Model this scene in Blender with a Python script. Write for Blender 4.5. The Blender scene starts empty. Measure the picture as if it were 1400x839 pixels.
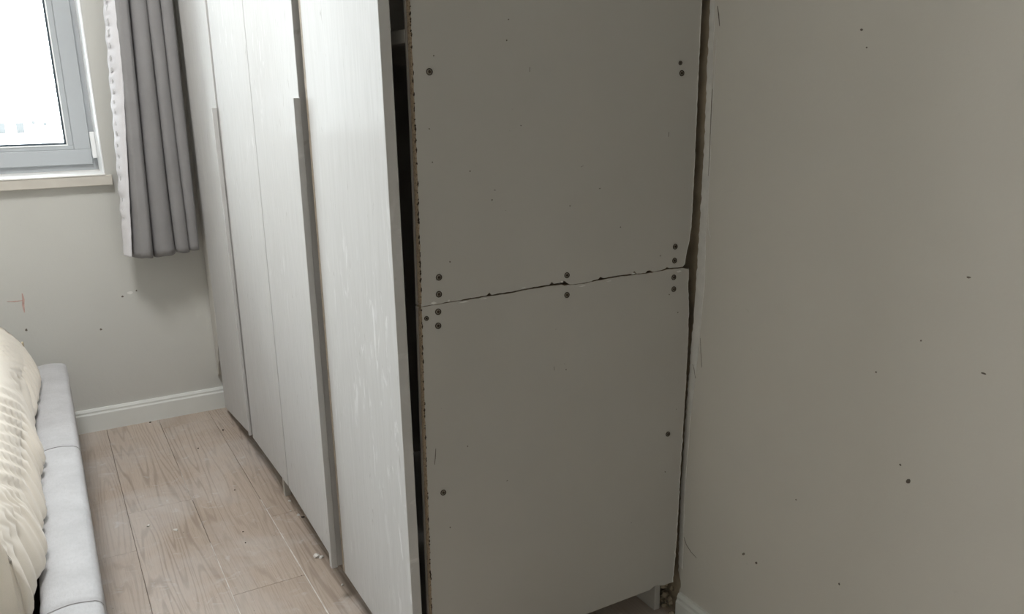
import bpy, bmesh, math, random
from mathutils import Vector, Matrix, noise
random.seed(7)
SC = bpy.context.scene
COL = SC.collection

# ------------------------------------------------------------------ camera
cam_data = bpy.data.cameras.new('camera')
cam = bpy.data.objects.new('camera', cam_data)
COL.objects.link(cam)
YAW, PITCH, ROLL = 0.512983747, 0.272032893, 0.0149954699
ca, sa, cb, sb = math.cos(YAW), math.sin(YAW), math.cos(PITCH), math.sin(PITCH)
fwd = Vector((sa*cb, ca*cb, -sb))
rgt = Vector((ca, -sa, 0))
dwn = fwd.cross(rgt)
r2 = math.cos(ROLL)*rgt + math.sin(ROLL)*dwn
d2 = -math.sin(ROLL)*rgt + math.cos(ROLL)*dwn
m = Matrix((r2, -d2, -fwd)).transposed().to_4x4()
m.translation = Vector((0, 0, 1.14))
cam.matrix_world = m
cam_data.sensor_width = 36.0
cam_data.lens = 36.0*1130.86/1400
cam_data.shift_y = 25.4/1400
cam_data.clip_start = 0.02
cam_data.clip_end = 500
SC.camera = cam

# ------------------------------------------------------------------ daylight and added fill
world = bpy.data.worlds.new('overcast_sky')
SC.world = world
world.use_nodes = True
wbg = world.node_tree.nodes['Background']
wbg.inputs['Color'].default_value = (0.885, 0.945, 1.0, 1)
wbg.inputs['Strength'].default_value = 16.5
pl = bpy.data.lights.new('window_portal', 'AREA')
pl.shape = 'RECTANGLE'; pl.size = 1.55; pl.size_y = 1.42
pl.cycles.is_portal = True
po = bpy.data.objects.new('window_portal', pl); COL.objects.link(po)
po.location = (-0.575, 3.47, 1.6)
po.rotation_euler = (math.radians(-90), 0, 0)

fill_l = bpy.data.lights.new('added_overhead_fill', 'AREA')       # unseen overhead disk light, added to brighten the far wall and bed
fill_l.shape = 'DISK'; fill_l.size = 0.5; fill_l.energy = 26
fill_l.color = (1.0, 0.985, 0.965)
fill_o = bpy.data.objects.new('added_overhead_fill', fill_l); COL.objects.link(fill_o)
fill_o.location = (-0.15, 1.95, 2.5)
vs = SC.view_settings
vs.view_transform = 'Standard'; vs.look = 'None'; vs.gamma = 1.0
vs.use_curve_mapping = False
vs.exposure = 0.1
SC.cycles.max_bounces = 16
SC.cycles.diffuse_bounces = 12
SC.cycles.glossy_bounces = 6
SC.cycles.transparent_max_bounces = 16

# ------------------------------------------------------------------ helpers
def link(name, me, mat=None, parent=None):
    o = bpy.data.objects.new(name, me)
    COL.objects.link(o)
    if mat is not None:
        for k in (mat if isinstance(mat, (list, tuple)) else [mat]):
            me.materials.append(k)
    if parent is not None:
        o.parent = parent
    return o

def from_bm(name, bm, mat, parent=None, smooth=False, loc=None):
    bmesh.ops.recalc_face_normals(bm, faces=bm.faces)
    me = bpy.data.meshes.new(name)
    bm.to_mesh(me); bm.free()
    if smooth:
        for p in me.polygons: p.use_smooth = True
    o = link(name, me, mat, parent)
    if loc is not None: o.location = loc
    return o

def bevel_bm(bm, w, seg=2, angle=0.6):
    es = [e for e in bm.edges if len(e.link_faces) == 2 and e.calc_face_angle(0) > angle]
    if es and w > 0:
        bmesh.ops.bevel(bm, geom=es, offset=w, segments=seg, affect='EDGES', profile=0.5)

def add_box(bm, x0, x1, y0, y1, z0, z1):
    vsx = [bm.verts.new((x, y, z)) for x in (x0, x1) for y in (y0, y1) for z in (z0, z1)]
    for f in ((0,1,3,2),(4,6,7,5),(0,4,5,1),(2,3,7,6),(0,2,6,4),(1,5,7,3)):
        bm.faces.new([vsx[i] for i in f])

def box(name, x0, x1, y0, y1, z0, z1, mat, parent=None, bev=0.0, seg=2):
    bm = bmesh.new()
    add_box(bm, x0, x1, y0, y1, z0, z1)
    if bev:
        bmesh.ops.recalc_face_normals(bm, faces=bm.faces)
        bevel_bm(bm, bev, seg)
    return from_bm(name, bm, mat, parent)

def prism(name, pts, axis, a, b, mat, parent=None, bev=0.0):
    """outline pts (u, v) pulled from a to b along axis 'x' (u=y, v=z) or 'y' (u=x, v=z)"""
    bm = bmesh.new()
    mk = (lambda u, v, w: (w, u, v)) if axis == 'x' else (lambda u, v, w: (u, w, v))
    A = [bm.verts.new(mk(u, v, a)) for u, v in pts]
    B = [bm.verts.new(mk(u, v, b)) for u, v in pts]
    bm.faces.new(A); bm.faces.new(B[::-1])
    n = len(pts)
    for i in range(n):
        bm.faces.new((A[i], A[(i+1) % n], B[(i+1) % n], B[i]))
    bmesh.ops.recalc_face_normals(bm, faces=bm.faces)
    if bev: bevel_bm(bm, bev, 1)
    return from_bm(name, bm, mat, parent)

def slab(name, c, mat, parent=None, t=0.018, bev=0.0012):
    """door leaf: c = four front corners (far bottom, near bottom, near top, far top), t thick towards +x"""
    bm = bmesh.new()
    F = [bm.verts.new(p) for p in c]
    B = [bm.verts.new((p[0]+t, p[1], p[2])) for p in c]
    bm.faces.new(F); bm.faces.new(B[::-1])
    for i in range(4):
        bm.faces.new((F[i], F[(i+1) % 4], B[(i+1) % 4], B[i]))
    bmesh.ops.recalc_face_normals(bm, faces=bm.faces)
    bevel_bm(bm, bev, 2)
    return from_bm(name, bm, mat, parent)

def structure(o):
    o['kind'] = 'structure'; return o

def thing(name, label, cat, loc=(0, 0, 0), group=None):
    o = bpy.data.objects.new(name, None); COL.objects.link(o)
    o.location = loc; o.empty_display_size = 0.1
    o['label'] = label; o['category'] = cat
    if group: o['group'] = group
    return o

def tag(o, label, cat, group=None):
    o['label'] = label; o['category'] = cat
    if group: o['group'] = group
    return o

def rag(pts, step, amp, seed=0, along=True):
    """break a polyline into short pieces and jitter them sideways"""
    out = []
    rnd = random.Random(seed)
    for (a, b) in zip(pts[:-1], pts[1:]):
        a = Vector(a); b = Vector(b); L = (b-a).length
        n = max(1, int(L/step)); nrm = Vector((-(b-a).y, (b-a).x)).normalized() if L else Vector((0, 0))
        for i in range(n):
            p = a.lerp(b, i/n) + nrm*(rnd.uniform(-amp, amp) if (i or out) else 0)
            out.append((p.x, p.y))
    out.append(tuple(pts[-1]))
    return out

# ------------------------------------------------------------------ materials
class NT:
    def __init__(s, name):
        s.m = bpy.data.materials.new(name); s.m.use_nodes = True
        s.t = s.m.node_tree; s.n = s.t.nodes; s.l = s.t.links
        s.b = s.n['Principled BSDF']
    def node(s, typ, **kw):
        nd = s.n.new(typ)
        for k, v in kw.items():
            if k in nd.inputs: s.put(nd.inputs[k], v)
            else: setattr(nd, k, v)
        return nd
    def put(s, sock, v):
        if isinstance(v, bpy.types.NodeSocket): s.l.new(v, sock)
        else: sock.default_value = v
    def coord(s, scale=(1, 1, 1), rand=False, src='Object'):
        tc = s.node('ShaderNodeTexCoord').outputs[src]
        if rand:
            oi = s.node('ShaderNodeObjectInfo').outputs['Random']
            sc = s.node('ShaderNodeVectorMath', operation='SCALE'); s.l.new(s.node('ShaderNodeCombineXYZ', X=17.0, Y=31.0, Z=9.0).outputs[0], sc.inputs[0]); s.l.new(oi, sc.inputs['Scale'])
            ad = s.node('ShaderNodeVectorMath', operation='ADD'); s.l.new(tc, ad.inputs[0]); s.l.new(sc.outputs[0], ad.inputs[1]); tc = ad.outputs[0]
        mp = s.node('ShaderNodeMapping'); s.l.new(tc, mp.inputs['Vector']); mp.inputs['Scale'].default_value = scale
        return mp.outputs[0]
    def noise(s, vec, scale=5, detail=4, rough=0.55, dist=0.0):
        nd = s.node('ShaderNodeTexNoise', Scale=scale, Detail=detail, Roughness=rough, Distortion=dist)
        s.l.new(vec, nd.inputs['Vector']); return nd.outputs['Fac']
    def ramp(s, fac, stops):
        r = s.node('ShaderNodeValToRGB'); s.l.new(fac, r.inputs[0])
        el = r.color_ramp.elements
        while len(el) < len(stops): el.new(0.5)
        for e, (p, c) in zip(el, stops):
            e.position = p; e.color = (*c, 1) if len(c) == 3 else c
        return r.outputs[0]
    def maprange(s, v, a, b, c, d):
        nd = s.node('ShaderNodeMapRange'); s.l.new(v, nd.inputs[0])
        for i, x in enumerate((a, b, c, d)): nd.inputs[i+1].default_value = x
        return nd.outputs[0]
    def mix(s, f, a, b, mode='MIX'):
        nd = s.node('ShaderNodeMix', data_type='RGBA', blend_type=mode)
        s.put(nd.inputs[0], f)
        for sock, v in ((nd.inputs[6], a), (nd.inputs[7], b)):
            if isinstance(v, bpy.types.NodeSocket): s.l.new(v, sock)
            else: sock.default_value = (*v, 1)
        return nd.outputs[2]
    def math(s, op, a, b=0.0):
        nd = s.node('ShaderNodeMath', operation=op); s.put(nd.inputs[0], a); s.put(nd.inputs[1], b); return nd.outputs[0]
    def bump(s, h, strength=0.3, dist=0.002):
        nd = s.node('ShaderNodeBump', Strength=strength, Distance=dist); s.l.new(h, nd.inputs['Height'])
        s.l.new(nd.outputs[0], s.b.inputs['Normal'])
    def base(s, v):
        s.put(s.b.inputs['Base Color'], v if isinstance(v, bpy.types.NodeSocket) else (*v, 1))
    def rough(s, v): s.put(s.b.inputs['Roughness'], v)

def m_plain(name, c, rough=0.6, var=0.06, scale=8, bump=0.0, bscale=200):
    t = NT(name)
    f = t.noise(t.coord(), scale, 5)
    lo = tuple(x*(1-var) for x in c); hi = tuple(min(1, x*(1+var)) for x in c)
    t.base(t.ramp(f, [(0.3, lo), (0.7, hi)])); t.rough(rough)
    if bump: t.bump(t.noise(t.coord(), bscale, 3), bump, 0.001)
    return t.m

def m_wall(name, c):
    t = NT(name)
    v = t.coord()
    big = t.noise(v, 1.6, 4)
    col = t.ramp(big, [(0.3, tuple(x*0.955 for x in c)), (0.7, tuple(x*1.03 for x in c))])
    sm = t.noise(v, 38, 3, 0.6)
    spk = t.maprange(sm, 0.74, 0.80, 0, 0.25)
    col = t.mix(spk, col, tuple(x*0.62 for x in c))
    t.base(col); t.rough(0.75)
    h = t.math('ADD', t.math('MULTIPLY', t.noise(v, 26, 3), 0.8), t.math('MULTIPLY', t.noise(v, 140, 3), 0.5))
    t.bump(h, 0.22, 0.002)
    return t.m

def m_door():
    t = NT('door_laminate')
    v = t.coord((1, 1, 1), rand=True)
    g = t.noise(t.coord((1, 26, 1.6), rand=True), 6, 5, 0.62)
    col = t.ramp(g, [(0.3, (0.53, 0.527, 0.522)), (0.7, (0.585, 0.582, 0.58))])
    wear = t.noise(t.coord((1, 5.0, 1.25), rand=True), 9, 4, 0.6, 0.8)
    patch = t.noise(v, 2.1, 2)
    wm = t.math('MULTIPLY', t.maprange(wear, 0.585, 0.665, 0, 1), t.maprange(patch, 0.54, 0.70, 0, 1))
    col = t.mix(t.math('MULTIPLY', wm, 0.55), col, (0.82, 0.82, 0.83))
    dk = t.noise(t.coord((1, 6, 1.3), rand=True), 14, 3, 0.6, 0.6)
    dm = t.maprange(dk, 0.66, 0.74, 0, 0.35)
    col = t.mix(dm, col, (0.22, 0.2, 0.18))
    t.base(col)
    t.rough(t.maprange(wear, 0.35, 0.7, 0.62, 0.8))
    h = t.math('ADD', g, t.math('MULTIPLY', wm, 0.4))
    t.bump(h, 0.14, 0.001)
    t.b.inputs['Specular IOR Level'].default_value = 0.03
    t.b.inputs['Coat Weight'].default_value = 0.042
    t.b.inputs['Coat Roughness'].default_value = 0.13
    return t.m

def m_board():
    t = NT('melamine_board')
    v = t.coord()
    f = t.noise(v, 2.2, 5, 0.6)
    col = t.ramp(f, [(0.3, (0.462, 0.453, 0.428)), (0.7, (0.497, 0.488, 0.463))])
    s = t.noise(t.coord((1.0, 1, 1.6)), 55, 2)
    col = t.mix(t.maprange(s, 0.765, 0.80, 0, 0.75), col, (0.13, 0.11, 0.09))
    t.base(col); t.rough(0.5)
    t.bump(t.noise(v, 160, 3), 0.10, 0.001)
    return t.m

def m_chip():
    t = NT('raw_chipboard')
    v = t.coord()
    f = t.noise(v, 260, 4, 0.7)
    col = t.ramp(f, [(0.28, (0.09, 0.065, 0.042)), (0.45, (0.27, 0.205, 0.14)), (0.62, (0.36, 0.29, 0.205)), (0.8, (0.19, 0.135, 0.085))])
    t.base(col); t.rough(0.9); t.bump(f, 0.6, 0.002)
    return t.m

def m_plank():
    t = NT('oak_plank')
    v = t.coord((10.0, 0.62, 1), rand=True)
    field = t.noise(v, 1.15, 2.0, 0.42, 0.2)
    ring = t.math('SINE', t.math('MULTIPLY', field, 120.0))
    ringm = t.maprange(ring, 0.25, 1.0, 0, 1)
    fib = t.noise(t.coord((140, 3.5, 1), rand=True), 3.0, 4, 0.65)
    tone = t.noise(t.coord((3, 0.6, 1), rand=True), 1.1, 3)
    col = t.ramp(tone, [(0.3, (0.385, 0.31, 0.25)), (0.7, (0.50, 0.42, 0.355))])
    cathedral = t.noise(t.coord((3.2, 0.7, 1), rand=True), 1.3, 2)
    ringm = t.math('MULTIPLY', ringm, t.maprange(cathedral, 0.35, 0.65, 0.2, 0.85))
    col = t.mix(t.math('MULTIPLY', ringm, 0.72), col, (0.235, 0.18, 0.14))
    col = t.mix(t.maprange(fib, 0.48, 0.72, 0, 0.5), col, (0.25, 0.195, 0.155))
    # whitish plaster dust trodden over the boards (world-sized patches)
    geo = t.node('ShaderNodeNewGeometry').outputs['Position']
    d1 = t.noise(geo, 3.4, 4, 0.6, 0.6)
    d2 = t.noise(geo, 24, 4, 0.65, 0.8)
    dust = t.math('ADD', t.maprange(d1, 0.44, 0.66, 0, 0.46), t.maprange(d2, 0.58, 0.70, 0, 0.45))
    col = t.mix(dust, col, (0.56, 0.54, 0.53))
    sp = t.noise(geo, 95, 1.5, 0.5)
    col = t.mix(t.maprange(sp, 0.775, 0.80, 0, 0.8), col, (0.08, 0.065, 0.055))
    t.base(col)
    t.rough(t.maprange(dust, 0, 0.5, 0.42, 0.62))
    t.bump(t.math('SUBTRACT', t.math('MULTIPLY', fib, -0.5), t.math('MULTIPLY', ringm, 0.5)), 0.22, 0.0012)
    return t.m

def m_cloth(name, c, var=0.05, weave=900, bump=0.25, rough=0.9, sheen=0.15, slub=None):
    t = NT(name)
    v = t.coord()
    f = t.noise(v, 14, 4, 0.6)
    col = t.ramp(f, [(0.3, tuple(x*(1-var) for x in c)), (0.7, tuple(min(1, x*(1+var)) for x in c))])
    w = t.noise(t.coord(slub or (1, 1, 1)), weave if not slub else 60, 4, 0.65)
    col = t.mix(t.maprange(w, 0.45, 0.75, 0, 0.28), col, tuple(x*0.72 for x in c))
    t.base(col); t.rough(rough)
    t.b.inputs['Sheen Weight'].default_value = sheen
    t.bump(w, bump, 0.001)
    return t.m

def m_glass():
    t = NT('window_glass')
    out = t.n['Material Output']
    tr = t.node('ShaderNodeBsdfTransparent'); tr.inputs[0].default_value = (0.95, 0.97, 0.96, 1)
    gl = t.node('ShaderNodeBsdfGlossy'); gl.inputs['Roughness'].default_value = 0.02
    fr = t.node('ShaderNodeFresnel', IOR=1.45)
    mx = t.node('ShaderNodeMixShader')
    t.l.new(fr.outputs[0], mx.inputs[0]); t.l.new(tr.outputs[0], mx.inputs[1]); t.l.new(gl.outputs[0], mx.inputs[2])
    t.l.new(mx.outputs[0], out.inputs['Surface'])
    return t.m

M_WALL_FAR = m_wall('far_wall_paint', (0.585, 0.585, 0.558))
M_WALL = m_wall('right_wall_paint', (0.655, 0.637, 0.592))
M_WALL_ROOM = m_plain('room_paint', (0.80, 0.785, 0.75), 0.8, 0.03)
M_RAW = m_plain('raw_plaster', (0.31, 0.262, 0.195), 0.95, 0.35, 14, 0.6, 60)
M_FILLER = m_plain('white_filler', (0.72, 0.715, 0.69), 0.85, 0.08, 30, 0.5, 90)
M_TRIM = m_plain('skirting_paint', (0.74, 0.76, 0.74), 0.45, 0.04, 5)
M_PVC = m_plain('window_pvc', (0.46, 0.485, 0.51), 0.4, 0.02, 3)
M_PVC_WHITE = m_plain('white_pvc', (0.86, 0.87, 0.88), 0.35, 0.02, 3)
M_GASKET = m_plain('rubber_gasket', (0.06, 0.08, 0.10), 0.6, 0.05)
M_SILL = m_plain('sill_stone', (0.80, 0.79, 0.77), 0.35, 0.03, 12)
M_SILL_FRONT = m_plain('sill_front', (0.58, 0.55, 0.50), 0.6, 0.05, 12)
M_GLASS = m_glass()
M_DOOR = m_door()
M_BOARD = m_board()
M_CARCASS = m_plain('carcass_white', (0.55, 0.535, 0.50), 0.55, 0.03)
M_CHIP = m_chip()
M_BAND = m_plain('edge_band', (0.36, 0.33, 0.305), 0.5, 0.08, 60)
M_TAN = m_plain('worn_edge', (0.30, 0.255, 0.20), 0.7, 0.2, 60)
M_SCREW = NT('screw_steel'); M_SCREW.base((0.30, 0.275, 0.235)); M_SCREW.b.inputs['Metallic'].default_value = 0.8; M_SCREW.rough(0.55); M_SCREW = M_SCREW.m
M_DARK = m_plain('dark_scratch', (0.15, 0.13, 0.11), 0.9, 0.3, 80)
M_CRACK = m_plain('hairline_crack', (0.27, 0.25, 0.22), 0.9, 0.2, 80)
M_PIT = m_plain('edge_pit', (0.045, 0.032, 0.022), 0.95, 0.2, 80)
M_RED = m_plain('red_pencil', (0.55, 0.37, 0.33), 0.9, 0.2, 80)
M_PLANK = m_plank()
M_SUBFLOOR = m_plain('joint_dirt', (0.13, 0.10, 0.08), 0.9, 0.2, 40)
M_DUST = m_plain('plaster_dust', (0.66, 0.63, 0.59), 0.95, 0.15, 50)
M_CRUMB = m_plain('plaster_crumb', (0.72, 0.70, 0.67), 0.95, 0.1, 60)
M_DIRT = m_plain('dirt_crumb', (0.09, 0.07, 0.06), 0.95, 0.2, 60)
M_CURTAIN = m_cloth('curtain_grey', (0.262, 0.256, 0.260), 0.05, 700, 0.3, 0.9, 0.1)
M_HEM = m_cloth('curtain_hem', (0.70, 0.69, 0.72), 0.05, 500, 0.3, 0.9, 0.1)
M_SHEET = m_cloth('sheet_cream', (0.83, 0.77, 0.68), 0.03, 900, 0.15, 0.85, 0.2)
M_RAIL = m_cloth('rail_fabric', (0.475, 0.475, 0.49), 0.09, 800, 0.8, 0.9, 0.12, slub=(4, 1.6, 4))
M_SEAM = m_plain('seam_thread', (0.25, 0.24, 0.24), 0.9, 0.1)
M_FACADE = m_plain('pale_facade', (0.80, 0.79, 0.78), 0.9, 0.03, 0.3)
M_FGLASS = m_plain('far_window_glass', (0.049, 0.050, 0.050), 1.0, 0.1, 0.5)

# ------------------------------------------------------------------ room shell
FAR, RW, LW, BACK, CEIL = 3.15, 1.122, -2.35, -2.3, 2.6
WX0, WX1, WZ0, WZ1 = -1.35, 0.20, 0.903, 2.30          # window opening
bm = bmesh.new()
add_box(bm, LW-0.2, WX0, FAR, FAR+0.32, -0.1, CEIL+0.1)
add_box(bm, WX1, RW+0.2, FAR, FAR+0.32, -0.1, CEIL+0.1)
add_box(bm, WX0, WX1, FAR, FAR+0.32, -0.1, WZ0-0.038)
add_box(bm, WX0, WX1, FAR, FAR+0.32, WZ1, CEIL+0.1)
wall_far = structure(from_bm('wall_far', bm, M_WALL_FAR))
wall_right = structure(box('wall_right', RW, RW+0.2, BACK-0.2, FAR, -0.1, CEIL+0.1, M_RAW))
wall_left = structure(box('wall_left', LW-0.2, LW, BACK-0.2, FAR, -0.1, CEIL+0.1, M_WALL_ROOM))
wall_back = structure(box('wall_back', LW, RW, BACK-0.2, BACK, -0.1, CEIL+0.1, M_WALL_ROOM))
ceiling = structure(box('ceiling', LW, RW, BACK, FAR, CEIL, CEIL+0.1, M_WALL_ROOM))

# paint on the right wall ends in a torn edge where the wardrobe stood against it
edge = [(1.240, -0.01), (1.241, 0.05), (1.236, 0.08), (1.246, 0.110), (1.248, 0.216), (1.249, 0.322), (1.246, 0.426), (1.242, 0.527),
        (1.239, 0.593), (1.234, 0.688), (1.232, 0.75), (1.229, 0.84), (1.227, 0.97), (1.226, 1.053), (1.228, 1.18), (1.228, 1.302), (1.228, CEIL)]
edge = rag(edge, 0.007, 0.0016, 3)
prism('paint_coat', edge + [(BACK, CEIL), (BACK, -0.01)], 'x', RW-0.0020, RW+0.001, M_WALL, wall_right)
# smoothed filler bead along that edge
e_in = [(y-0.0006, z) for y, z in edge if 0.12 < z]
e_out = [(1.232, 0.12), (1.236, 0.32), (1.226, 0.52), (1.213, 0.647), (1.207, 0.785), (1.210, 0.858), (1.209, 1.054), (1.214, 1.2), (1.215, 1.3), (1.213, CEIL)]
e_out = rag(e_out, 0.02, 0.0007, 5)
prism('filler_bead', e_in + e_out[::-1], 'x', RW-0.0034, RW-0.0015, M_FILLER, wall_right, bev=0.0)

def mark(name, pts, plane, mat, parent, w=0.003, lift=0.0):
    """thin pencil or scratch mark following pts (u, v) on a wall: plane = ('x', x) or ('y', y)"""
    bm = bmesh.new()
    n = len(pts); L = []; R = []
    for i, p in enumerate(pts):
        p = Vector(p); d = Vector(pts[min(i+1, n-1)]) - Vector(pts[max(i-1, 0)])
        d = d.normalized() if d.length else Vector((0, 1)); nn = Vector((-d.y, d.x))
        ww = w*0.5*(0.45 if i in (0, n-1) else 1)
        L.append(p+nn*ww); R.append(p-nn*ww)
    mk = (lambda q, e: (plane[1]-e, q.x, q.y)) if plane[0] == 'x' else (lambda q, e: (q.x, plane[1]-e, q.y))
    rows = [[bm.verts.new(mk(q, e)) for q in S] for S, e in ((L, 0.0006), (R, 0.0006), (R, -0.0004), (L, -0.0004))]
    for i in range(n-1):
        for k in range(4):
            a, b = rows[k], rows[(k+1) % 4]
            bm.faces.new((a[i], a[i+1], b[i+1], b[i]))
    bm.faces.new([r[0] for r in rows]); bm.faces.new([r[-1] for r in rows][::-1])
    return from_bm(name, bm, mat, parent)

def dot(name, u, v, r, plane, mat, parent, sx=1.0, tilt=0.0):
    pts = []
    rnd = random.Random(int(u*9999+v*777))
    for k in range(8):
        a = k*math.pi/4; rr = r*rnd.uniform(0.7, 1.2)
        x, y = math.cos(a)*rr*sx, math.sin(a)*rr
        pts.append((u + x*math.cos(tilt)-y*math.sin(tilt), v + x*math.sin(tilt)+y*math.cos(tilt)))
    return prism(name, pts, plane[0], plane[1]-0.0007, plane[1]+0.0004, mat, parent)

PX = ('x', RW-0.002)
for (u, v, r, s, tl) in ((0.727, 0.547, 0.0030, 1.6, 2.4), (0.744, 0.568, 0.0017, 1, 0), (1.057, 0.248, 0.0024, 1.8, 2.3), (1.023, 0.246, 0.0026, 1.2, 2.3),
                         (0.832, 0.305, 0.0018, 1.3, 1), (0.893, 1.227, 0.0018, 1.6, 0), (0.881, 1.201, 0.0016, 1, 0), (0.635, 0.752, 0.0012, 3.5, 0.1),
                         (0.735, 0.775, 0.0014, 1, 0), (0.805, 0.705, 0.0016, 1, 0), (0.675, 0.883, 0.0013, 2.4, 0), (0.94, 0.42, 0.0015, 1, 0)):
    dot('scuff_mark', u, v, r, PX, M_DARK, wall_right, s, tl)
PB = ('x', RW-0.0034)
mark('crack', [(1.209, 1.290), (1.205, 1.275), (1.201, 1.255)], PX, M_DARK, wall_right, 0.0022)
mark('crack', [(1.2065, 1.235), (1.208, 1.19), (1.209, 1.12), (1.2085, 1.06), (1.208, 1.0), (1.2085, 0.93), (1.205, 0.885), (1.197, 0.868)], PX, M_FILLER, wall_right, 0.0013)
mark('crack', [(1.2105, 1.145), (1.211, 1.12), (1.2105, 1.075), (1.2095, 1.03), (1.2095, 0.985)], ('x', RW-0.0035), M_CRACK, wall_right, 0.0009)
mark('crack', [(1.2115, 0.66), (1.208, 0.63), (1.203, 0.60)], PX, M_CRACK, wall_right, 0.0012)
mark('crack', [(1.229, 0.60), (1.224, 0.59), (1.219, 0.572)], PB, M_CRACK, wall_right, 0.0012)
mark('crack', [(1.233, 0.20), (1.224, 0.185), (1.208, 0.175), (1.190, 0.17)], PX, M_DARK, wall_right, 0.0011)

for (u, v, r, s, tl) in ((0.117, 0.367, 0.0040, 1, 0), (-0.107, 0.399, 0.005, 0.8, 0), (0.225, 0.485, 0.006, 1.6, 0.2), (0.247, 0.49, 0.003, 1, 0), (0.20, 0.475, 0.003, 1.5, 0)):
    dot('scuff_mark', u, v, r, ('y', FAR), M_DARK if r < 0.0055 else M_FILLER, wall_far, s, tl)
mark('pencil_mark', [(-0.1005, 0.525), (-0.1, 0.505), (-0.1035, 0.485), (-0.1035, 0.46)], ('y', FAR), M_RED, wall_far, 0.007)
mark('pencil_mark', [(-0.148, 0.503), (-0.125, 0.5005), (-0.103, 0.5015)], ('y', FAR), M_RED, wall_far, 0.004)

# skirting
def skirting(name, axis, a, b, wallpos, h, th=0.013):
    prof = [(0, 0), (-th, 0), (-th, h-0.020), (-th+0.003, h-0.014), (-th+0.003, h-0.008), (-th+0.007, h), (0, h)]
    bm = bmesh.new()
    mk = (lambda d, z, s: (s, wallpos+d, z)) if axis == 'x' else (lambda d, z, s: (wallpos+d, s, z))
    A = [bm.verts.new(mk(d, z, a)) for d, z in prof]; B = [bm.verts.new(mk(d, z, b)) for d, z in prof]
    bm.faces.new(A); bm.faces.new(B[::-1])
    for i in range(len(prof)):
        j = (i+1) % len(prof); bm.faces.new((A[i], A[j], B[j], B[i]))
    return structure(from_bm(name, bm, M_TRIM))
skirting('baseboard_far', 'x', LW, RW, FAR, 0.083)
skirting('baseboard_right', 'y', BACK, 1.236, RW-0.002, 0.060)

# ------------------------------------------------------------------ floor: subfloor and planks
floor = structure(box('floor', LW-0.2, RW+0.2, BACK-0.2, FAR+0.05, -0.12, -0.006, M_SUBFLOOR))
PW, GAP = 0.175, 0.0009
rows = {-3: 0.7, -2: 0.3, -1: 0.58, 0: 0.98, 1: 1.21, 2: 0.638, 3: 0.98, 4: 0.35, 5: 0.7}
bm = bmesh.new()
add_box(bm, GAP/2, PW-GAP/2, GAP/2, 1.2-GAP/2, -0.006, 0.0)
bmesh.ops.recalc_face_normals(bm, faces=bm.faces)
bevel_bm(bm, 0.0009, 1)
plank0 = from_bm('plank', bm, M_PLANK, floor)
first = True
for i in range(-13, 7):
    y0 = rows.get(i, ((i*0.437) % 1.2)) - 3.6
    x0 = 0.085 + (i-1)*PW
    for k in range(7):
        ya = y0 + k*1.2
        if ya > FAR or ya+1.2 < BACK or (ya+1.2 < -0.3): continue
        if first: o = plank0; first = False
        else:
            o = plank0.copy(); COL.objects.link(o)
        o.location = (x0, ya, 0)
# plaster dust packed into two of the joints
def dust_line(x, ya, yb, w):
    pts_l = []; pts_r = []
    n = int((yb-ya)/0.012)
    bm = bmesh.new(); prev = None
    for i in range(n+1):
        y = ya+(yb-ya)*i/n
        ww = w*(0.55+0.6*noise.noise((x*9, y*31, 0.3))+0.25)
        ww = max(ww, 0.0005)
        a = bm.verts.new((x-ww/2, y, 0.0002)); c = bm.verts.new((x+ww/2, y, 0.0002)); b = bm.verts.new((x, y, 0.0007))
        if prev:
            bm.faces.new((prev[0], a, b, prev[1])); bm.faces.new((prev[1], b, c, prev[2]))
        prev = (a, b, c)
    return from_bm('joint_dust', bm, M_DUST, floor)
dust_line(0.435, 1.2, 2.30, 0.0030)
dust_line(0.260, 1.3, 2.12, 0.0022)
dust_line(0.260, 2.40, 2.66, 0.0014)

# ------------------------------------------------------------------ window
win = structure(bpy.data.objects.new('window_1', None)); COL.objects.link(win); win.location = (-0.575, 3.38, WZ0)
def wbox(name, x0, x1, y0, y1, z0, z1, mat, parent=None, bev=0.002):
    ox, oy, oz = win.location
    return box(name, x0-ox, x1-ox, y0-oy, y1-oy, z0-oz, z1-oz, mat, parent or win, bev)
def ring(name, x0, x1, z0, z1, wx, wz, y0, y1, mat, bev=0.002):
    ox, oy, oz = win.location
    bm = bmesh.new()
    add_box(bm, x0-ox, x1-ox, y0-oy, y1-oy, z0-oz, z0+wz-oz)
    add_box(bm, x0-ox, x1-ox, y0-oy, y1-oy, z1-wz-oz, z1-oz)
    add_box(bm, x0-ox, x0+wx-ox, y0-oy, y1-oy, z0+wz-oz, z1-wz-oz)
    add_box(bm, x1-wx-ox, x1-ox, y0-oy, y1-oy, z0+wz-oz, z1-wz-oz)
    bmesh.ops.recalc_face_normals(bm, faces=bm.faces)
    bevel_bm(bm, bev, 2)
    return from_bm(name, bm, mat, win)
ring('window_frame', WX0, WX1, WZ0, WZ1, 0.055, 0.050, 3.362, 3.435, M_PVC)
wbox('mullion', -0.585, -0.525, 3.372, 3.432, WZ0+0.05, WZ1-0.05, M_PVC)
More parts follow.
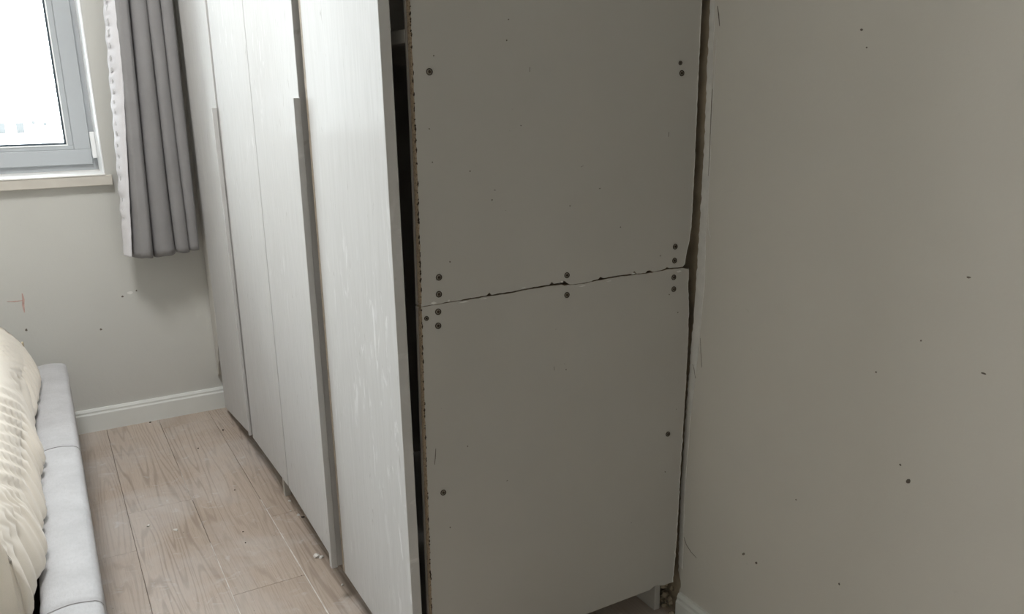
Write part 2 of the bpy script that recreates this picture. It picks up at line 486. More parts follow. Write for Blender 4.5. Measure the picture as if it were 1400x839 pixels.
for (xa, xb) in ((-0.555, 0.180), (-1.330, -0.555)):
    ring('sash', xa, xb, 0.924, 2.28, 0.053, 0.052, 3.350, 3.402, M_PVC)
    ring('glazing_bead', xa+0.053, xb-0.053, 0.976, 2.228, 0.018, 0.015, 3.354, 3.39, M_PVC, 0.002)
    ring('bead_highlight', xa+0.070, xb-0.070, 0.990, 2.214, 0.0045, 0.004, 3.351, 3.39, M_PVC_WHITE, 0.001)  # thin white ring paints the bright highlight on the grey bead beside the gasket
    ring('gasket', xa+0.0743, xb-0.0743, 0.9938, 2.2102, 0.0065, 0.0065, 3.362, 3.388, M_GASKET, 0.0)
    wbox('pane', xa+0.074, xb-0.074, 3.374, 3.380, 0.993, 2.211, M_GLASS, None, 0.0)
hc = wbox('hinge_cover', 0.181, 0.196, 3.326, 3.352, 0.945, 1.036, M_PVC_WHITE, None, 0.003)
wbox('hinge_pin', 0.1825, 0.1945, 3.329, 3.349, 1.036, 1.0385, M_GASKET, hc, 0.0) if False else None
wbox('window_sill', WX0-0.08, WX1+0.02, 3.128, 3.16, 0.866, 0.899, M_SILL_FRONT, None, 0.002)
wbox('sill_board', WX0+0.0, WX1-0.0, 3.126, 3.377, 0.899, 0.9035, M_SILL, None, 0.001)
wbox('reveal_bead', WX1-0.0035, WX1+0.001, 3.148, 3.377, 0.9035, WZ1, M_PVC_WHITE, None, 0.001)

# far building seen faintly through the glass
bld = thing('apartment_building', 'pale flat-roofed building far outside the window', 'building', (-8, 90, -14))
box('facade', -30, 10.0, 0, 12, -20, 13.6, M_FACADE, bld)
box('roof_parapet', -30.1, 10.1, -0.12, 12, 13.6, 13.8, M_FACADE, bld)
for (xa, xb, za, zb) in ((4.6, 6.1, 12.4, 13.35), (6.97, 7.6, 12.38, 13.32), (8.27, 8.52, 13.14, 13.47), (9.2, 9.45, 12.98, 13.32), (2.0, 3.5, 12.4, 13.35), (-0.6, 0.9, 12.4, 13.35), (4.6, 6.1, 9.6, 10.6), (6.97, 7.6, 9.6, 10.6)):
    w = box('window', xa, xb, -0.05, 0.05, za, zb, M_FGLASS, bld)
    box('window_ledge', xa-0.1, xb+0.1, -0.25, 0.0, za-0.12, za, M_FACADE, w)

# ------------------------------------------------------------------ curtain
def lerp(a, b, t): return a+(b-a)*t
def curtain():
    root = thing('curtain', 'grey curtain with deep folds hanging between window and wardrobe', 'curtain', (0.35, 3.03, 0.62))
    ZB, ZT = 0.62, 2.55
    # crease positions (x) at the hem and at z = 1.45
    lo = [0.222, 0.308, 0.383, 0.426, 0.458]
    hi = [0.268, 0.335, 0.387, 0.427, 0.466]
    nz = 70; per = 22
    bm = bmesh.new(); grid = []
    ox, oy, oz = root.location
    for j in range(nz+1):
        tz = j/nz; z = lerp(ZB, ZT, tz)
        k = (z-ZB)/(1.45-ZB); k = min(k, 1.6)
        cs = [lerp(a, b, k) for a, b in zip(lo, hi)]
        row = []
        for i in range(4):
            xa, xb = cs[i], cs[i+1]
            for q in range(per+ (1 if i == 3 else 0)):
                u = q/per
                x = lerp(xa, xb, u)
                depth = (0.062, 0.05, 0.045, 0.040)[i]
                lobe = math.sin(math.pi*u)**0.55 if 0 < u < 1 else 0.0
                if i == 0:
                    # leading fold: flat lead edge that swings towards the window
                    lobe = (min(1.0, u/0.55)**0.85*1.25-0.22)*(1 if u < 0.8 else max(0.0, math.sin(math.pi*0.5*(1-u)/0.2))**0.6)
                y = 3.075 - depth*lobe
                # slim overlap: lobes bulge a little over the crease on their right
                x += 0.006*math.sin(2*math.pi*u)*(-1 if i else 0)
                y += (0.006 if i else 0.006*max(0, u-0.5)*2)*noise.noise((x*18, z*2.3, i*3.1)) + 0.0025*noise.noise((x*40, z*9, 5.0))
                x += 0.004*noise.noise((i*5.3, z*2.0, 1.7))
                zz = z
                if j == 0:
                    zz += (0.012*(1-u) if i == 0 else 0.0) + 0.006*noise.noise((x*30, 0, 2)) + (0.012 if u < 0.08 else 0) + 0.004*i
                row.append(bm.verts.new((x-ox, y-oy, zz-oz)))
        grid.append(row)
    for j in range(nz):
        for i in range(len(grid[0])-1):
            bm.faces.new((grid[j][i], grid[j][i+1], grid[j+1][i+1], grid[j+1][i]))
    body = from_bm('curtain_panel', bm, M_CURTAIN, root, smooth=True)
    so = body.modifiers.new('thick', 'SOLIDIFY'); so.thickness = 0.003; so.offset = 0
    # dark return of the cloth beside the wardrobe
    bm = bmesh.new(); prev = None
    for j in range(31):
        z = lerp(ZB+0.05, ZT, j/30); k = min((z-ZB)/(1.45-ZB), 1.6)
        pts = []
        for q in range(9):
            u = q/8
            pts.append(bm.verts.new((lerp(0.456, 0.464, k)+0.008*u-ox, 3.078+0.035*math.sin(u*math.pi*0.8)-oy, z-oz)))
        if prev:
            for q in range(8): bm.faces.new((prev[q], prev[q+1], pts[q+1], pts[q]))
        prev = pts
    bo = from_bm('rear_fold', bm, M_CURTAIN, root, smooth=True)
    bo.modifiers.new('thick', 'SOLIDIFY').thickness = 0.003
    # puckered pale hem down the leading edge
    bm = bmesh.new(); prev = None
    n = 330
    for j in range(n+1):
        z = lerp(ZB+0.012, ZT, j/n); k = min((z-ZB)/(1.45-ZB), 1.6)
        x0 = lerp(lo[0], hi[0], k) + 0.004*noise.noise((0, z*2.0, 1.7))
        ph = 2*math.pi*z/0.034
        pk = max(0.0, math.sin(ph + 0.7*noise.noise((z*7, 0, 0))))
        row = []
        fade = min(1.0, max(0.0, (z-0.66)/0.1))
        for q in range(9):
            u = q/8
            x = x0 - 0.004 + lerp(0.020, 0.042, min(1, k))*u
            y = 3.076 - 0.010*math.sin(math.pi*u)**0.7 - 0.050*u
            # pulled-in stitches near the free edge
            dent = math.exp(-((u-0.22)/0.13)**2)*pk
            y += fade*0.011*dent
            x += fade*0.0016*math.sin(ph*0.5+1.0)*(1-u) + 0.0012*noise.noise((z*30, 0, 0))
            y += 0.002*noise.noise((u*3, z*40, 0))
            row.append(bm.verts.new((x-ox, y-oy, z-oz)))
        if prev:
            for q in range(8): bm.faces.new((prev[q], prev[q+1], row[q+1], row[q]))
        prev = row
    h = from_bm('side_hem', bm, M_HEM, root, smooth=True)
    h.modifiers.new('thick', 'SOLIDIFY').thickness = 0.002
    h['label'] = 'pale puckered hem'
    # open ladder stitches along the hem
    bm = bmesh.new(); rq = random.Random(3)
    z = 0.70
    while z < ZT:
        k = min((z-ZB)/(1.45-ZB), 1.6)
        x0 = lerp(lo[0], hi[0], k) + 0.004*noise.noise((0, z*2.0, 1.7)) + 0.0035
        yy = 3.076 - 0.0205
        hh = rq.uniform(0.005, 0.009); ww = rq.uniform(0.0025, 0.0042)
        v = [bm.verts.new((x0+dx*ww-ox, yy-0.42*dx*ww-oy, z+dz*hh+dx*0.003-oz)) for dx, dz in ((-1, -1), (1, -.8), (1, 1), (-1, .8))]
        b = [bm.verts.new((q.co.x+0.001, q.co.y+0.008, q.co.z)) for q in v]
        bm.faces.new(v)
        for q in range(4): bm.faces.new((v[q], v[(q+1) % 4], b[(q+1) % 4], b[q]))
        z += rq.uniform(0.026, 0.040)
    st = from_bm('ladder_stitch', bm, M_RAIL, root); st['kind'] = 'stuff'
curtain()

# ------------------------------------------------------------------ wardrobe
wr = thing('wardrobe', 'off-white four-door wardrobe with screwed repaired end panel', 'wardrobe')
TOP = 2.25
YF, YB = 1.234, 1.252          # end panel faces
FXT = [(0.09, 0.515), (0.219, 0.516), (0.553, 0.519), (0.733, 0.5215), (0.9, 0.5245), (1.064, 0.526), (1.28, 0.5262), (TOP, 0.529)]
def fx(z):                     # front edge of the end panel (it leans)
    for (a, x0), (b, x1) in zip(FXT[:-1], FXT[1:]):
        if z <= b: return x0+(x1-x0)*(z-a)/(b-a)
    return FXT[-1][1]
# the end panel is two boards meeting in a chipped joint
seam = [(0.5228, 0.8025), (0.5548, 0.8029), (0.5711, 0.8038), (0.5958, 0.8037), (0.6238, 0.8038), (0.6668, 0.8046), (0.6887, 0.8044), (0.726, 0.8062),
        (0.8001, 0.8068), (0.8065, 0.8041), (0.8434, 0.8023), (0.8763, 0.8038), (0.9182, 0.8057), (0.9701, 0.8052), (1.002, 0.8043), (1.0454, 0.8058), (1.0844, 0.805)]
seam_lo = rag(seam, 0.006, 0.0006, 11)
rs = random.Random(4)
def gap_at(x):
    g = 0.0010
    for a, b, w in ((0.60, 0.735, 0.0022), (0.735, 0.80, 0.0030), (0.80, 0.812, 0.0048), (0.87, 0.97, 0.0026), (1.03, 1.09, 0.0022)):
        if a <= x <= b: g = w
    return g + 0.0006*noise.noise((x*160, 0, 0))
seam_hi = [(x + rs.uniform(-0.001, 0.001), z + max(0.0006, gap_at(x)) + (0.004 if rs.random() < 0.06 else 0)) for x, z in rag(seam, 0.005, 0.0004, 12)]
lo_right = [(1.0990, 0.8035), (1.1006, 0.8005), (1.1007, 0.7674), (1.1055, 0.7211), (1.1065, 0.6408), (1.1055, 0.5148), (1.1031, 0.4298), (1.1015, 0.3678), (1.1002, 0.2239), (1.0983, 0.1617), (1.0950, 0.1193), (1.0941, 0.095)]
lo_right = rag(lo_right, 0.006, 0.0009, 13)
lo_bot = [(1.0941, 0.095), (1.0698, 0.0952), (1.056, 0.098), (1.050, 0.1035), (1.044, 0.1025), (1.030, 0.0965), (1.0129, 0.0965), (0.8682, 0.0957), (0.5150, 0.095), (0.516, 0.219), (0.519, 0.553), (0.5215, 0.733)]
pts = seam_lo + lo_right[1:] + lo_bot[1:]
low = prism('side_panel', pts, 'y', YF, YB, [M_BOARD], wr)
up_right = [(1.0844, 0.8075), (1.0892, 0.8125), (1.0924, 0.8306), (1.0984, 0.8578), (1.1022, 0.885), (1.1030, 0.9421), (1.1035, 1.0397), (1.1031, 1.1868), (1.1035, 1.3018), (1.1050, TOP)]
up_right = rag(up_right, 0.007, 0.0007, 14)
pts = seam_hi + up_right[1:] + [(0.529, TOP), (0.5262, 1.28), (0.526, 1.064), (0.5245, 0.9)]
pts[0] = (0.5229, pts[0][1])
upp = prism('side_panel', pts, 'y', YF, YB, [M_BOARD], wr)
# sides of the boards show raw chipboard
for o in (low, upp):
    o.data.materials.append(M_CHIP)
    for p in o.data.polygons:
        if abs(p.normal.y) < 0.5: p.material_index = 1
# lines and specks scratched on the boards
# raw chipped strip and glued edge band on the front edge
for (za, zb) in ((0.096, 0.8015), (0.8045, TOP)):
    bm = bmesh.new(); prev = None
    for k in range(25):
        z = za+(zb-za)*k/24
        row = [bm.verts.new(p) for p in ((fx(z)+0.001, 1.2455, z), (fx(z)-0.0022, 1.2455, z), (fx(z)-0.0022, 1.2525, z), (fx(z)+0.001, 1.2525, z))]
        if prev:
            for q in range(3): bm.faces.new((prev[q], prev[q+1], row[q+1], row[q]))
        prev = row
    from_bm('edge_band', bm, M_BAND, wr)
bm = bmesh.new()
prev = None
n = 420
for i in range(n+1):
    z = 0.097 + (TOP-0.1)*i/n
    if abs(z-0.803) < 0.003: prev = None; continue
    j = 0.0012*noise.noise((z*90, 0, 0)) + 0.0018*max(0, noise.noise((z*25, 3, 0))-0.25)
    row = [bm.verts.new(p) for p in ((fx(z)+0.0006, 1.2455, z), (fx(z)-0.0012+j*0.4, 1.2448, z), (fx(z)-0.0016, 1.2385, z), (fx(z)-0.0010+j*0.4, YF+0.0006, z), (fx(z)+0.0006+j*0.8, YF-0.0006, z), (fx(z)+0.0009+j*0.8, YF+0.0005, z))]
    if prev:
        for q in range(5): bm.faces.new((prev[q], prev[q+1], row[q+1], row[q]))
    prev = row
ce = from_bm('chipped_edge', bm, M_CHIP, wr); ce['label'] = 'raw chipped board edge'
bm = bmesh.new(); rp = random.Random(31)
for k in range(150):
    z = rp.uniform(0.10, 1.5); w = rp.uniform(0.0005, 0.0013); h = rp.uniform(0.0008, 0.0045); x = fx(z)+rp.uniform(-0.0004, 0.0010)
    v = [bm.verts.new((x+a*w, YF-0.0011, z+b*h)) for a, b in ((-1, -.3), (0, -1), (1, .1), (.2, 1))]
    c = [bm.verts.new((q.co.x-0.0002, YF+0.001, q.co.z)) for q in v]
    bm.faces.new(v)
    for q in range(4): bm.faces.new((v[q], v[(q+1) % 4], c[(q+1) % 4], c[q]))
ep = from_bm('edge_pits', bm, M_PIT, wr); ep['kind'] = 'stuff'
# pale torn fringe of filler left on the rear edge of the boards
bm = bmesh.new()
for chain, sd in ((up_right, 1), ([p for p in lo_right], 2)):
    prev = None
    for i, (x, z) in enumerate(chain):
        w = 0.0009 + 0.0030*max(0, noise.noise((z*75, sd, 0)))
        if sd == 2 and z > 0.46: w *= 0.35
        if sd == 2 and z <= 0.46: w *= 1.25; x += 0.0035*max(0, noise.noise((z*120, 4, 0))-0.1)
        row = [bm.verts.new(p) for p in ((x-w, YF-0.0003, z), (x-w*0.4, YF-0.0013, z), (x+0.0006, YF-0.0004, z))]
        if prev:
            for q in range(2): bm.faces.new((prev[q], prev[q+1], row[q+1], row[q]))
        prev = row
from_bm('filler_fringe', bm, M_FILLER, wr)
# joint chips
bm = bmesh.new()
for (x, z, w, h) in ((0.545, 0.807, 0.010, 0.005), (0.573, 0.8065, 0.006, 0.004), (0.60, 0.8005, 0.02, 0.0022), (0.72, 0.8105, 0.012, 0.0022), (0.905, 0.8005, 0.014, 0.002), (0.80, 0.812, 0.006, 0.004), (0.962, 0.8075, 0.012, 0.0025), (1.075, 0.799, 0.014, 0.004), (0.64, 0.8015, 0.012, 0.0018), (0.845, 0.7985, 0.016, 0.0018)):
    r = random.Random(int(x*1000))
    v = [bm.verts.new((x+dx*w/2+r.uniform(-.001, .001), YF-0.0009, z+dz*h/2+r.uniform(-.0006, .0006))) for dx, dz in ((-1, 0), (-.2, -1), (1, -.3), (.4, 1))]
    c = [bm.verts.new((q.co.x, YF+0.0005, q.co.z)) for q in v]
    bm.faces.new(v)
    for i in range(4): bm.faces.new((v[i], v[(i+1) % 4], c[(i+1) % 4], c[i]))
o = from_bm('joint_chips', bm, M_FILLER, wr); o['kind'] = 'stuff'
# scratches and specks on the end panel
def pmark(pts, w): mark('scratch', pts, ('y', YF), M_DARK, wr, w)
pmark([(0.7365, 1.1835), (0.736, 1.176)], 0.0013)
pmark([(1.0375, 1.0685), (1.0372, 1.060)], 0.0016)
pmark([(0.538, 0.545), (0.5365, 0.53), (0.5345, 0.515)], 0.0014)
pmark([(0.783, 0.653), (0.784, 0.645)], 0.0010)
for (x, z, r) in ((0.5625, 1.2), (0.697, 1.257), (0.693, 1.225), (0.7005, 1.245), (0.55, 1.09), (0.553, 1.038), (0.62, 1.02), (0.66, 0.97), (0.817, 0.948), (0.81, 0.642), (0.60, 0.535), (0.56, 0.385), (1.053, 0.755), (1.077, 0.715), (1.068, 0.735), (0.93, 0.90), (0.86, 0.55), (0.578, 0.873), (0.718, 1.09), (1.06, 0.37), (1.05, 0.62)) and [(a, b, 0.0012) for a, b in ((0.5625, 1.2), (0.697, 1.257), (0.693, 1.225), (0.55, 1.09), (0.553, 1.038), (0.62, 1.02), (0.66, 0.97), (0.817, 0.948), (0.81, 0.642), (0.60, 0.535), (0.56, 0.385), (1.053, 0.755), (1.077, 0.715), (0.93, 0.90), (0.578, 0.873), (0.718, 1.09), (1.06, 0.37))]:
    dot('speck', x, z, r, ('y', YF), M_DARK, wr)
# screws
def screw_mesh():
    bm = bmesh.new()
    prof = [(0.0056, 0.0008), (0.0054, -0.0007), (0.0047, -0.0010), (0.0042, 0.0003), (0.0024, -0.0002), (0.0018, 0.0004), (0.0, 0.0004)]
    n = 14; rings = []
    for r, y in prof[:-1]:
        rings.append([bm.verts.new((r*math.cos(2*math.pi*k/n), y, r*math.sin(2*math.pi*k/n))) for k in range(n)])
    for a, b in zip(rings[:-1], rings[1:]):
        for k in range(n): bm.faces.new((a[k], a[(k+1) % n], b[(k+1) % n], b[k]))
    c = bm.verts.new((0, prof[-1][1], 0))
    for k in range(n): bm.faces.new((rings[-1][k], rings[-1][(k+1) % n], c))
    return bm
sc0 = from_bm('screw', screw_mesh(), [M_SCREW, M_PIT], wr)
for p in sc0.data.polygons:
    r = math.hypot(p.center.x, p.center.z)
    p.material_index = 0 if (0.0023 < r < 0.0040) else 1
for i, (x, z) in enumerate(((0.5542, 1.1763), (1.0631, 1.1738), (1.0587, 1.1918), (1.0635, 0.8496), (1.0631, 0.8221), (1.0629, 0.7884), (1.064, 0.7645), (0.8112, 0.8226), (0.8113, 0.7857),
                            (0.5567, 0.8491), (0.5555, 0.8204), (0.5529, 0.7905), (0.5519, 0.7663), (0.5311, 0.7822), (0.5489, 0.4573), (1.0635, 0.4553))):
    o = sc0 if i == 0 else sc0.copy()
    if i: COL.objects.link(o)
    o.location = (x, YF-0.0006, z); o.rotation_euler = (0, i*1.3, 0)
    if i in (2, 13): o.scale = (0.72, 1, 0.72)

# carcass behind the doors
CX0, CX1 = 0.524, 1.085
box('carcass_side', CX0+0.004, CX1, 3.010, 3.028, 0.0, TOP, M_CARCASS, wr)
box('partition', CX0+0.008, CX1, 2.128, 2.146, 0.095, TOP, M_CARCASS, wr)
box('back_panel', CX1, CX1+0.005, YB+0.002, 3.028, 0.10, TOP, M_CARCASS, wr)
box('bottom_panel', CX0+0.004, CX1, YB+0.001, 3.010, 0.100, 0.118, M_CARCASS, wr)
box('top_panel', CX0, CX1, YB+0.001, 3.010, TOP-0.018, TOP, M_CARCASS, wr)
box('shelf', 0.5235, CX1, YB+0.0006, 2.128, 1.2195, 1.2395, M_CARCASS, wr, 0.001)
# support boards under the carcass
box('leg', 1.082, 1.098, 1.279, 1.62, 0.0, 0.100, M_CARCASS, wr, 0.001)
box('leg', 0.503, 0.521, 2.282, 2.300, 0.0, 0.101, M_CARCASS, wr, 0.001)
box('leg', 1.066, 1.082, 2.4, 2.6, 0.0, 0.100, M_CARCASS, wr, 0.001)
# filler strip between the last door and the window wall, broken off at its foot
prism('filler_panel', rag([(3.146, 0.13), (3.125, 0.145), (3.10, 0.20), (3.075, 0.26)], 0.02, 0.004, 9) + [(3.06, 0.34), (3.05, TOP), (3.146, TOP)], 'x', 0.487, 0.505, M_CARCASS, wr)

# doors, front face towards -x
dt = TOP-0.01
door_a = slab('door', [(0.4875, 1.685, 0.077), (0.4815, 1.240, 0.085), (0.4742, 1.240, dt), (0.4865, 1.685, dt)], M_DOOR, wr, 0.0185)
door_b = slab('door', [(0.4795, 2.1205, 0.104), (0.4775, 1.702, 0.082), (0.4770, 1.702, dt), (0.4790, 2.1205, dt)], M_DOOR, wr, 0.0185)
door_c = slab('door', [(0.4860, 2.588, 0.080), (0.4805, 2.1315, 0.103), (0.4812, 2.1315, dt), (0.4875, 2.588, dt)], M_DOOR, wr, 0.0185)
door_d = slab('door', [(0.4900, 3.080, 0.022), (0.4815, 2.594, 0.088), (0.4830, 2.594, dt), (0.4790, 3.028, dt)], M_DOOR, wr, 0.0185)
# full-length finger strips on the doors' opening edges
def strip(y0, y1, zb, zt, xb, xt, xbk, parent):
    bm = bmesh.new()
    P = [bm.verts.new(p) for p in ((xb, y0, zb), (xbk, y0, zb), (xbk, y0, zt), (xt, y0, zt), (xb, y1, zb), (xbk, y1, zb), (xbk, y1, zt), (xt, y1, zt))]
    for f in ((0,1,2,3), (7,6,5,4), (0,4,5,1), (1,5,6,2), (2,6,7,3), (3,7,4,0)): bm.faces.new([P[i] for i in f])
    bmesh.ops.recalc_face_normals(bm, faces=bm.faces)
    bevel_bm(bm, 0.0008, 1)
    return from_bm('handle', bm, M_DOOR, parent)
strip(1.6995, 1.716, 0.080, 1.140, 0.4655, 0.4655, 0.4800, door_b)
strip(2.5915, 2.606, 0.087, 1.116, 0.4760, 0.4690, 0.4840, door_d)
# worn brown edge on the wide end door, by the finger strip
we = slab('worn_edge', [(0.4871, 1.686, 0.079), (0.4868, 1.672, 0.079), (0.4863, 1.672, dt), (0.4863, 1.686, dt)], M_TAN, door_a, 0.004, 0.0)
we['label'] = 'worn brown door edge'

# rubble where the wall is broken open behind the wardrobe foot
bm = bmesh.new()
rr = random.Random(21)
for k in range(46):
    x = rr.uniform(1.101, 1.118); y = rr.uniform(1.245, 1.33); z = rr.uniform(0.0, 0.085); s = rr.uniform(0.003, 0.0075)
    mtx = Matrix.Translation((x, y, z)) @ Matrix.Rotation(rr.uniform(0, 3), 4, (rr.random(), rr.random(), 1)) @ Matrix.Diagonal((s*rr.uniform(.6, 1.2), s*1.3, s, 1))
    res = bmesh.ops.create_icosphere(bm, subdivisions=1, radius=1.0, matrix=mtx)
    for v in res['verts']: v.co += Vector((rr.uniform(-1, 1), rr.uniform(-1, 1), rr.uniform(-1, 1)))*s*0.35
rub = from_bm('broken_plaster', bm, M_RAW, wall_right); rub['kind'] = 'stuff'

base = Vector((0.80, 2.13, 0.0))
for c in wr.children: c.matrix_parent_inverse = Matrix.Translation(-base)
wr.location = base

# ------------------------------------------------------------------ bed
bed = thing('bed', 'low bed frame upholstered in pale grey fabric', 'bed', (-1.05, 2.18, 0))
BX, BY = bed.location.x, bed.location.y
X1, X0, Y0, Y1, RT = -0.006, -2.25, 1.325, 3.05, 0.300
def rail(name, x0, x1, y0, y1, z0, z1, axis, seams=()):
    """padded rail: rounded box with shallow puckers and sewn seams across it"""
    r = 0.020
    L0, L1 = (y0, y1) if axis == 'y' else (x0, x1)
    W0, W1 = (x0, x1) if axis == 'y' else (y0, y1)
    prof = [(W0, z0)]
    for k in range(6):
        a = math.pi - k*math.pi/10
        prof.append((W0+r+r*math.cos(a), z1-r+r*math.sin(a)))
    for k in range(1, 8): prof.append((lerp(W0+r, W1-r, k/8), z1+0.004*math.sin(math.pi*k/8)))
    for k in range(6):
        a = math.pi/2 - k*math.pi/10
        prof.append((W1-r+r*math.cos(a), z1-r+r*math.sin(a)))
    prof.append((W1, z0))
    bm = bmesh.new(); prevr = None
    n = int((L1-L0)/0.008)
    for i in range(n+1):
        s = lerp(L0, L1, i/n); row = []
        end = min(1.0, min(s-L0, L1-s)/0.018); rnd_ = 1-math.sqrt(max(0, 1-(1-end)**2))
        for j, (w, z) in enumerate(prof):
            d = 0.0
            for sm in seams:
                d -= 0.0045*math.exp(-((s-sm)/0.004)**2) + 0.0012*math.exp(-((s-sm)/0.035)**2)
                d += 0.0016*noise.noise((w*14, (s-sm)*70, 1.0))*math.exp(-((s-sm)/0.10)**2)
            d += 0.0022*noise.noise((w*10, s*6, 0.0)) + 0.0016*noise.noise((w*8, s*38, 3.0))*max(0.15, noise.noise((s*3, 0, 8))+0.3)
            top = max(0.0, (z-(z1-r))/r)
            side = 0 if 0 < j < len(prof)-1 else 1
            zz = z + d*top - 0.016*rnd_*(1 if not side else 0)
            cw = (W0+W1)/2; f = 1-0.12*rnd_
            wv = cw+(w-cw)*f + (d*(1-top)*(1 if w > cw else -1))
            p = (wv, s, zz) if axis == 'y' else (s, wv, zz)
            row.append(bm.verts.new((p[0]-BX, p[1]-BY, p[2])))
        if prevr:
            for j in range(len(row)-1): bm.faces.new((prevr[j], prevr[j+1], row[j+1], row[j]))
            bm.faces.new((prevr[-1], prevr[0], row[0], row[-1]))
        else: bm.faces.new(row)
        prevr = row
    bm.faces.new(prevr[::-1])
    return from_bm(name, bm, M_RAIL, bed, smooth=True), prof
fr, prof = rail('foot_rail', X1-0.100, X1, Y0, Y1, 0.045, RT, 'y', (1.468, 2.245))
rail('side_rail', X0, X1-0.101, Y1-0.10, Y1, 0.045, RT-0.002, 'x', (-0.9,))
rail('side_rail', X0, X1-0.101, Y0, Y0+0.075, 0.045, RT-0.002, 'x', (-0.9,))
box('headboard', X0-0.07-BX, X0-BX, Y0-BY, Y1-BY, 0.045, 0.95, M_RAIL, bed, 0.02)
box('bed_base', X0-BX, X1-0.1-BX, Y0+0.06-BY, Y1-0.1-BY, 0.10, 0.155, m_plain('bed_base_board', (0.12, 0.10, 0.09), 0.9), bed)
for (x, y) in ((X1-0.05, Y0+0.1), (X1-0.05, Y1-0.1), (X0+0.1, Y0+0.1), (X0+0.1, Y1-0.1)):
    box('leg', x-0.025-BX, x+0.025-BX, y-0.025-BY, y+0.025-BY, 0, 0.05, M_GASKET, bed, 0.003)
# stitched seam threads on the visible rail
for sm in (1.468, 2.245):
    bm = bmesh.new(); prev = None
    for (w, z) in prof[1:-1]:
        zz = z - 0.0016
        row = [bm.verts.new((w-BX, sm+dy-BY, zz+dz)) for dy, dz in ((-0.0012, -0.0005), (0, 0.0009), (0.0012, -0.0005))]
        if prev:
            for q in range(2): bm.faces.new((prev[q], prev[q+1], row[q+1], row[q]))
        prev = row
    from_bm('seam', bm, M_SEAM, bed)

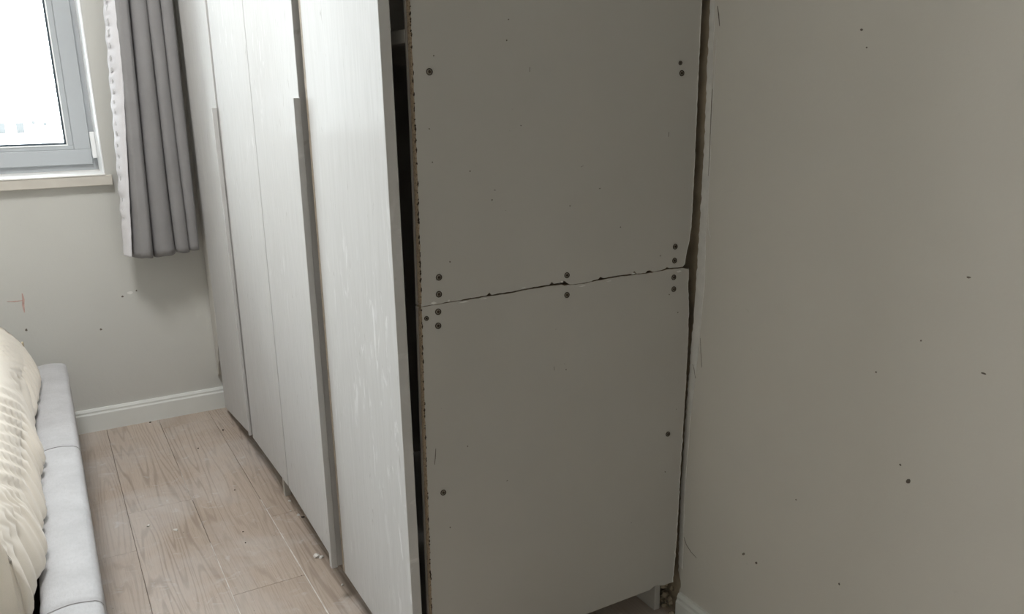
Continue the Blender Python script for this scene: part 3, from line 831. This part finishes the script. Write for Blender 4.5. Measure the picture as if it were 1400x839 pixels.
# mattress under a gathered cream sheet
def mattress():
    x1, xa, ya, yb = -0.098, -2.20, 1.430, 2.940       # plan of the side faces
    R = 0.035
    path = []                                            # (x, y, nx, ny)
    def seg(p, q, n, step):
        L = math.hypot(q[0]-p[0], q[1]-p[1]); k = max(1, int(L/step))
        for i in range(k): path.append((lerp(p[0], q[0], i/k), lerp(p[1], q[1], i/k), n[0], n[1]))
    def arc(cx, cy, a0, a1, k):
        for i in range(k):
            a = math.radians(lerp(a0, a1, i/k)); path.append((cx+R*math.cos(a), cy+R*math.sin(a), math.cos(a), math.sin(a)))
    seg((xa, yb), (x1-R, yb), (0, 1), 0.02); arc(x1-R, yb-R, 90, 0, 12)
    seg((x1, yb-R), (x1, ya+R), (1, 0), 0.0045); arc(x1-R, ya+R, 0, -90, 22)
    seg((x1-R, ya), (x1-0.5, ya), (0, -1), 0.006); seg((x1-0.5, ya), (xa, ya), (0, -1), 0.02); path.append((xa, ya, 0, -1))
    # profile (outward offset, z) from the top inwards to the tucked foot
    P = [(-0.60, 0.505), (-0.40, 0.507), (-0.26, 0.508), (-0.18, 0.506), (-0.135, 0.503), (-0.11, 0.4995), (-0.092, 0.495), (-0.078, 0.488), (-0.066, 0.479), (-0.056, 0.469), (-0.047, 0.457), (-0.039, 0.444),
         (-0.031, 0.430), (-0.024, 0.415), (-0.017, 0.400), (-0.011, 0.385), (-0.005, 0.370), (0.000, 0.356), (0.004, 0.343), (0.007, 0.330), (0.008, 0.318), (0.005, 0.309), (-0.004, 0.302), (-0.014, 0.296), (-0.022, 0.28), (-0.024, 0.25), (-0.024, 0.20), (-0.03, 0.162)]
    bm = bmesh.new(); grid = []; s = 0.0; last = None
    n = len(P)
    for (x, y, nx, ny) in path:
        if last: s += math.hypot(x-last[0], y-last[1])
        last = (x, y); row = []
        for j, (d, z) in enumerate(P):
            t = j/(n-1)
            fade = min(1, max(0, (d+0.5)/0.3)) * (1.0 if z > 0.3 else max(0, (z-0.16)/0.14))
            drop = max(0.0, 0.50-z); arc_t = d + drop
            w = s + 1.9*min(drop, 0.10)*(1+0.5*noise.noise((s*2.3, 4.0, 0))) - 0.5*max(0.0, drop-0.10)
            w += 0.050*noise.noise((s*3.0, arc_t*4, 0)) + 0.014*noise.noise((s*9, arc_t*10, 3.0))
            a = abs(math.sin(math.pi*w/0.066 + 1.9*noise.noise((s*2.6, 7.0, arc_t*2))))
            b = abs(math.sin(math.pi*w/0.029 + 2.6*noise.noise((s*6, 3.0, arc_t*3))))
            c = noise.noise((w/0.14, arc_t*3.0, 7.0))
            mod = 0.35+1.1*max(0, noise.noise((s*4, arc_t*5, 12.0))+0.35)
            mob = max(0, noise.noise((s*7, arc_t*7, 22.0))+0.3)
            h = 0.0145*(a-0.6)*mod + 0.0060*(b-0.6)*mob + 0.014*c*min(1.0, drop/0.17)
            if y < ya+R*0.6 and nx < 0.5: h *= 0.35
            h *= fade
            tn = 1.0 if z < 0.44 else max(0.0, (0.505-z)/0.065)       # outward on the side, upward on top
            off = d + h*tn
            if nx > 0.2:
                kz = min(1.0, max(0.0, (0.485-z)/0.17))
                off -= 0.025*min(1.0, max(0.0, (1.93-y)/0.45))**2*kz
            elif ny < -0.5: off -= 0.006*min(1.0, max(0.0, (0.485-z)/0.17))
            # outermost folds rest on the rail
            if z < 0.33: off = min(off, 0.024 if nx > 0.5 else 0.02)
            if nx > 0.6 and z < 0.302: off = min(off, -0.016)
            if off < -R:
                vx, vy = min(x, x1+off), min(max(y, ya-off), yb+off)
            else: vx, vy = x+nx*off, y+ny*off
            row.append(bm.verts.new((vx, vy, z + h*(1-tn)*0.9)))
        grid.append(row)
    for a, b in zip(grid[:-1], grid[1:]):
        for j in range(n-1): bm.faces.new((a[j], b[j], b[j+1], a[j+1]))
    a, b = grid[-1], grid[0]
    bm.faces.new([r[0] for r in grid][::-1])
    bm.faces.new([r[-1] for r in grid])
    o = from_bm('mattress', bm, M_SHEET, None, smooth=True)
    loc = Vector((-1.1, 2.18, 0.162))
    o.data.transform(Matrix.Translation(-loc)); o.location = loc
    tag(o, 'thick mattress in a wrinkled cream fitted sheet lying in the bed', 'mattress')
    t = box('care_tag', -0.1205-loc.x, -0.1145-loc.x, 2.935-loc.y, 2.962-loc.y, 0.370-loc.z, 0.408-loc.z, m_plain('tag_ribbon', (0.45, 0.38, 0.27), 0.8), o, 0.001)
    t['label'] = 'small brown care tag'
mattress()

# ------------------------------------------------------------------ crumbs on the floor
def crumb(name, x, y, r, mat, label, group, seed):
    bm = bmesh.new()
    bmesh.ops.create_icosphere(bm, subdivisions=2 if r > 0.004 else 1, radius=r)
    for v in bm.verts:
        k = 1+0.55*noise.noise(v.co*(1.4/r)+Vector((seed*3.1, 0, 0)))
        v.co = Vector((v.co.x*k*1.2, v.co.y*k*0.9, max(-0.25*r, v.co.z*k*0.75)))
    zmin = min(v.co.z for v in bm.verts)
    for v in bm.verts: v.co.z -= zmin
    o = from_bm(name, bm, mat, None, loc=(x, y, 0.0003))
    o.rotation_euler = (0, 0, seed*1.7)
    tag(o, label, 'debris', group)
W = 'plaster crumbs on the floor'
crumb('plaster_crumb', 0.484, 1.905, 0.0085, M_CRUMB, 'largest white plaster crumb, on the floor at the foot of the nearer finger strip', W, 1)
crumb('plaster_crumb', 0.4935, 1.893, 0.0055, M_CRUMB, 'white plaster crumb touching the largest crumb at the wardrobe door', W, 2)
crumb('plaster_crumb', 0.505, 2.147, 0.0045, M_CRUMB, 'small white crumb beside a dark bit under the wardrobe doors', W, 3)
crumb('plaster_crumb', 0.492, 2.183, 0.0032, M_CRUMB, 'small white crumb at the end joint of the plank by the doors', W, 4)
crumb('plaster_crumb', 0.506, 2.245, 0.0040, M_CRUMB, 'small white crumb just in front of the small wardrobe leg', W, 5)
crumb('plaster_crumb', 0.500, 1.745, 0.0040, M_CRUMB, 'small white crumb under the wardrobe door nearest the screwed end panel', W, 6)
crumb('plaster_crumb', 0.190, 2.238, 0.0050, M_CRUMB, 'pale flake in the middle of the aisle floor', W, 7)
crumb('plaster_crumb', 0.128, 2.303, 0.0045, M_CRUMB, 'pale flake on the floor nearest the bed', W, 8)
D = 'dark dirt specks on the floor'
crumb('dirt_speck', 0.512, 2.128, 0.0042, M_DIRT, 'dark bit under the wardrobe doors next to a white crumb', D, 9)
crumb('dirt_speck', 0.446, 2.907, 0.0040, M_DIRT, 'dark speck beside the bottom of the far door', D, 10)
crumb('dirt_speck', 0.382, 2.402, 0.0026, M_DIRT, 'dark speck on the plank between aisle middle and doors', D, 11)
crumb('dirt_speck', 0.341, 2.786, 0.0030, M_DIRT, 'dark speck on the aisle floor towards the window wall', D, 12)
crumb('dirt_speck', 0.348, 2.133, 0.0020, M_DIRT, 'further of two tiny dark specks in the middle plank', D, 13)
crumb('dirt_speck', 0.341, 2.070, 0.0020, M_DIRT, 'nearer of two tiny dark specks in the middle plank', D, 14)
crumb('dirt_speck', 0.230, 3.125, 0.0040, M_DIRT, 'dark speck against the foot of the far skirting', D, 15)
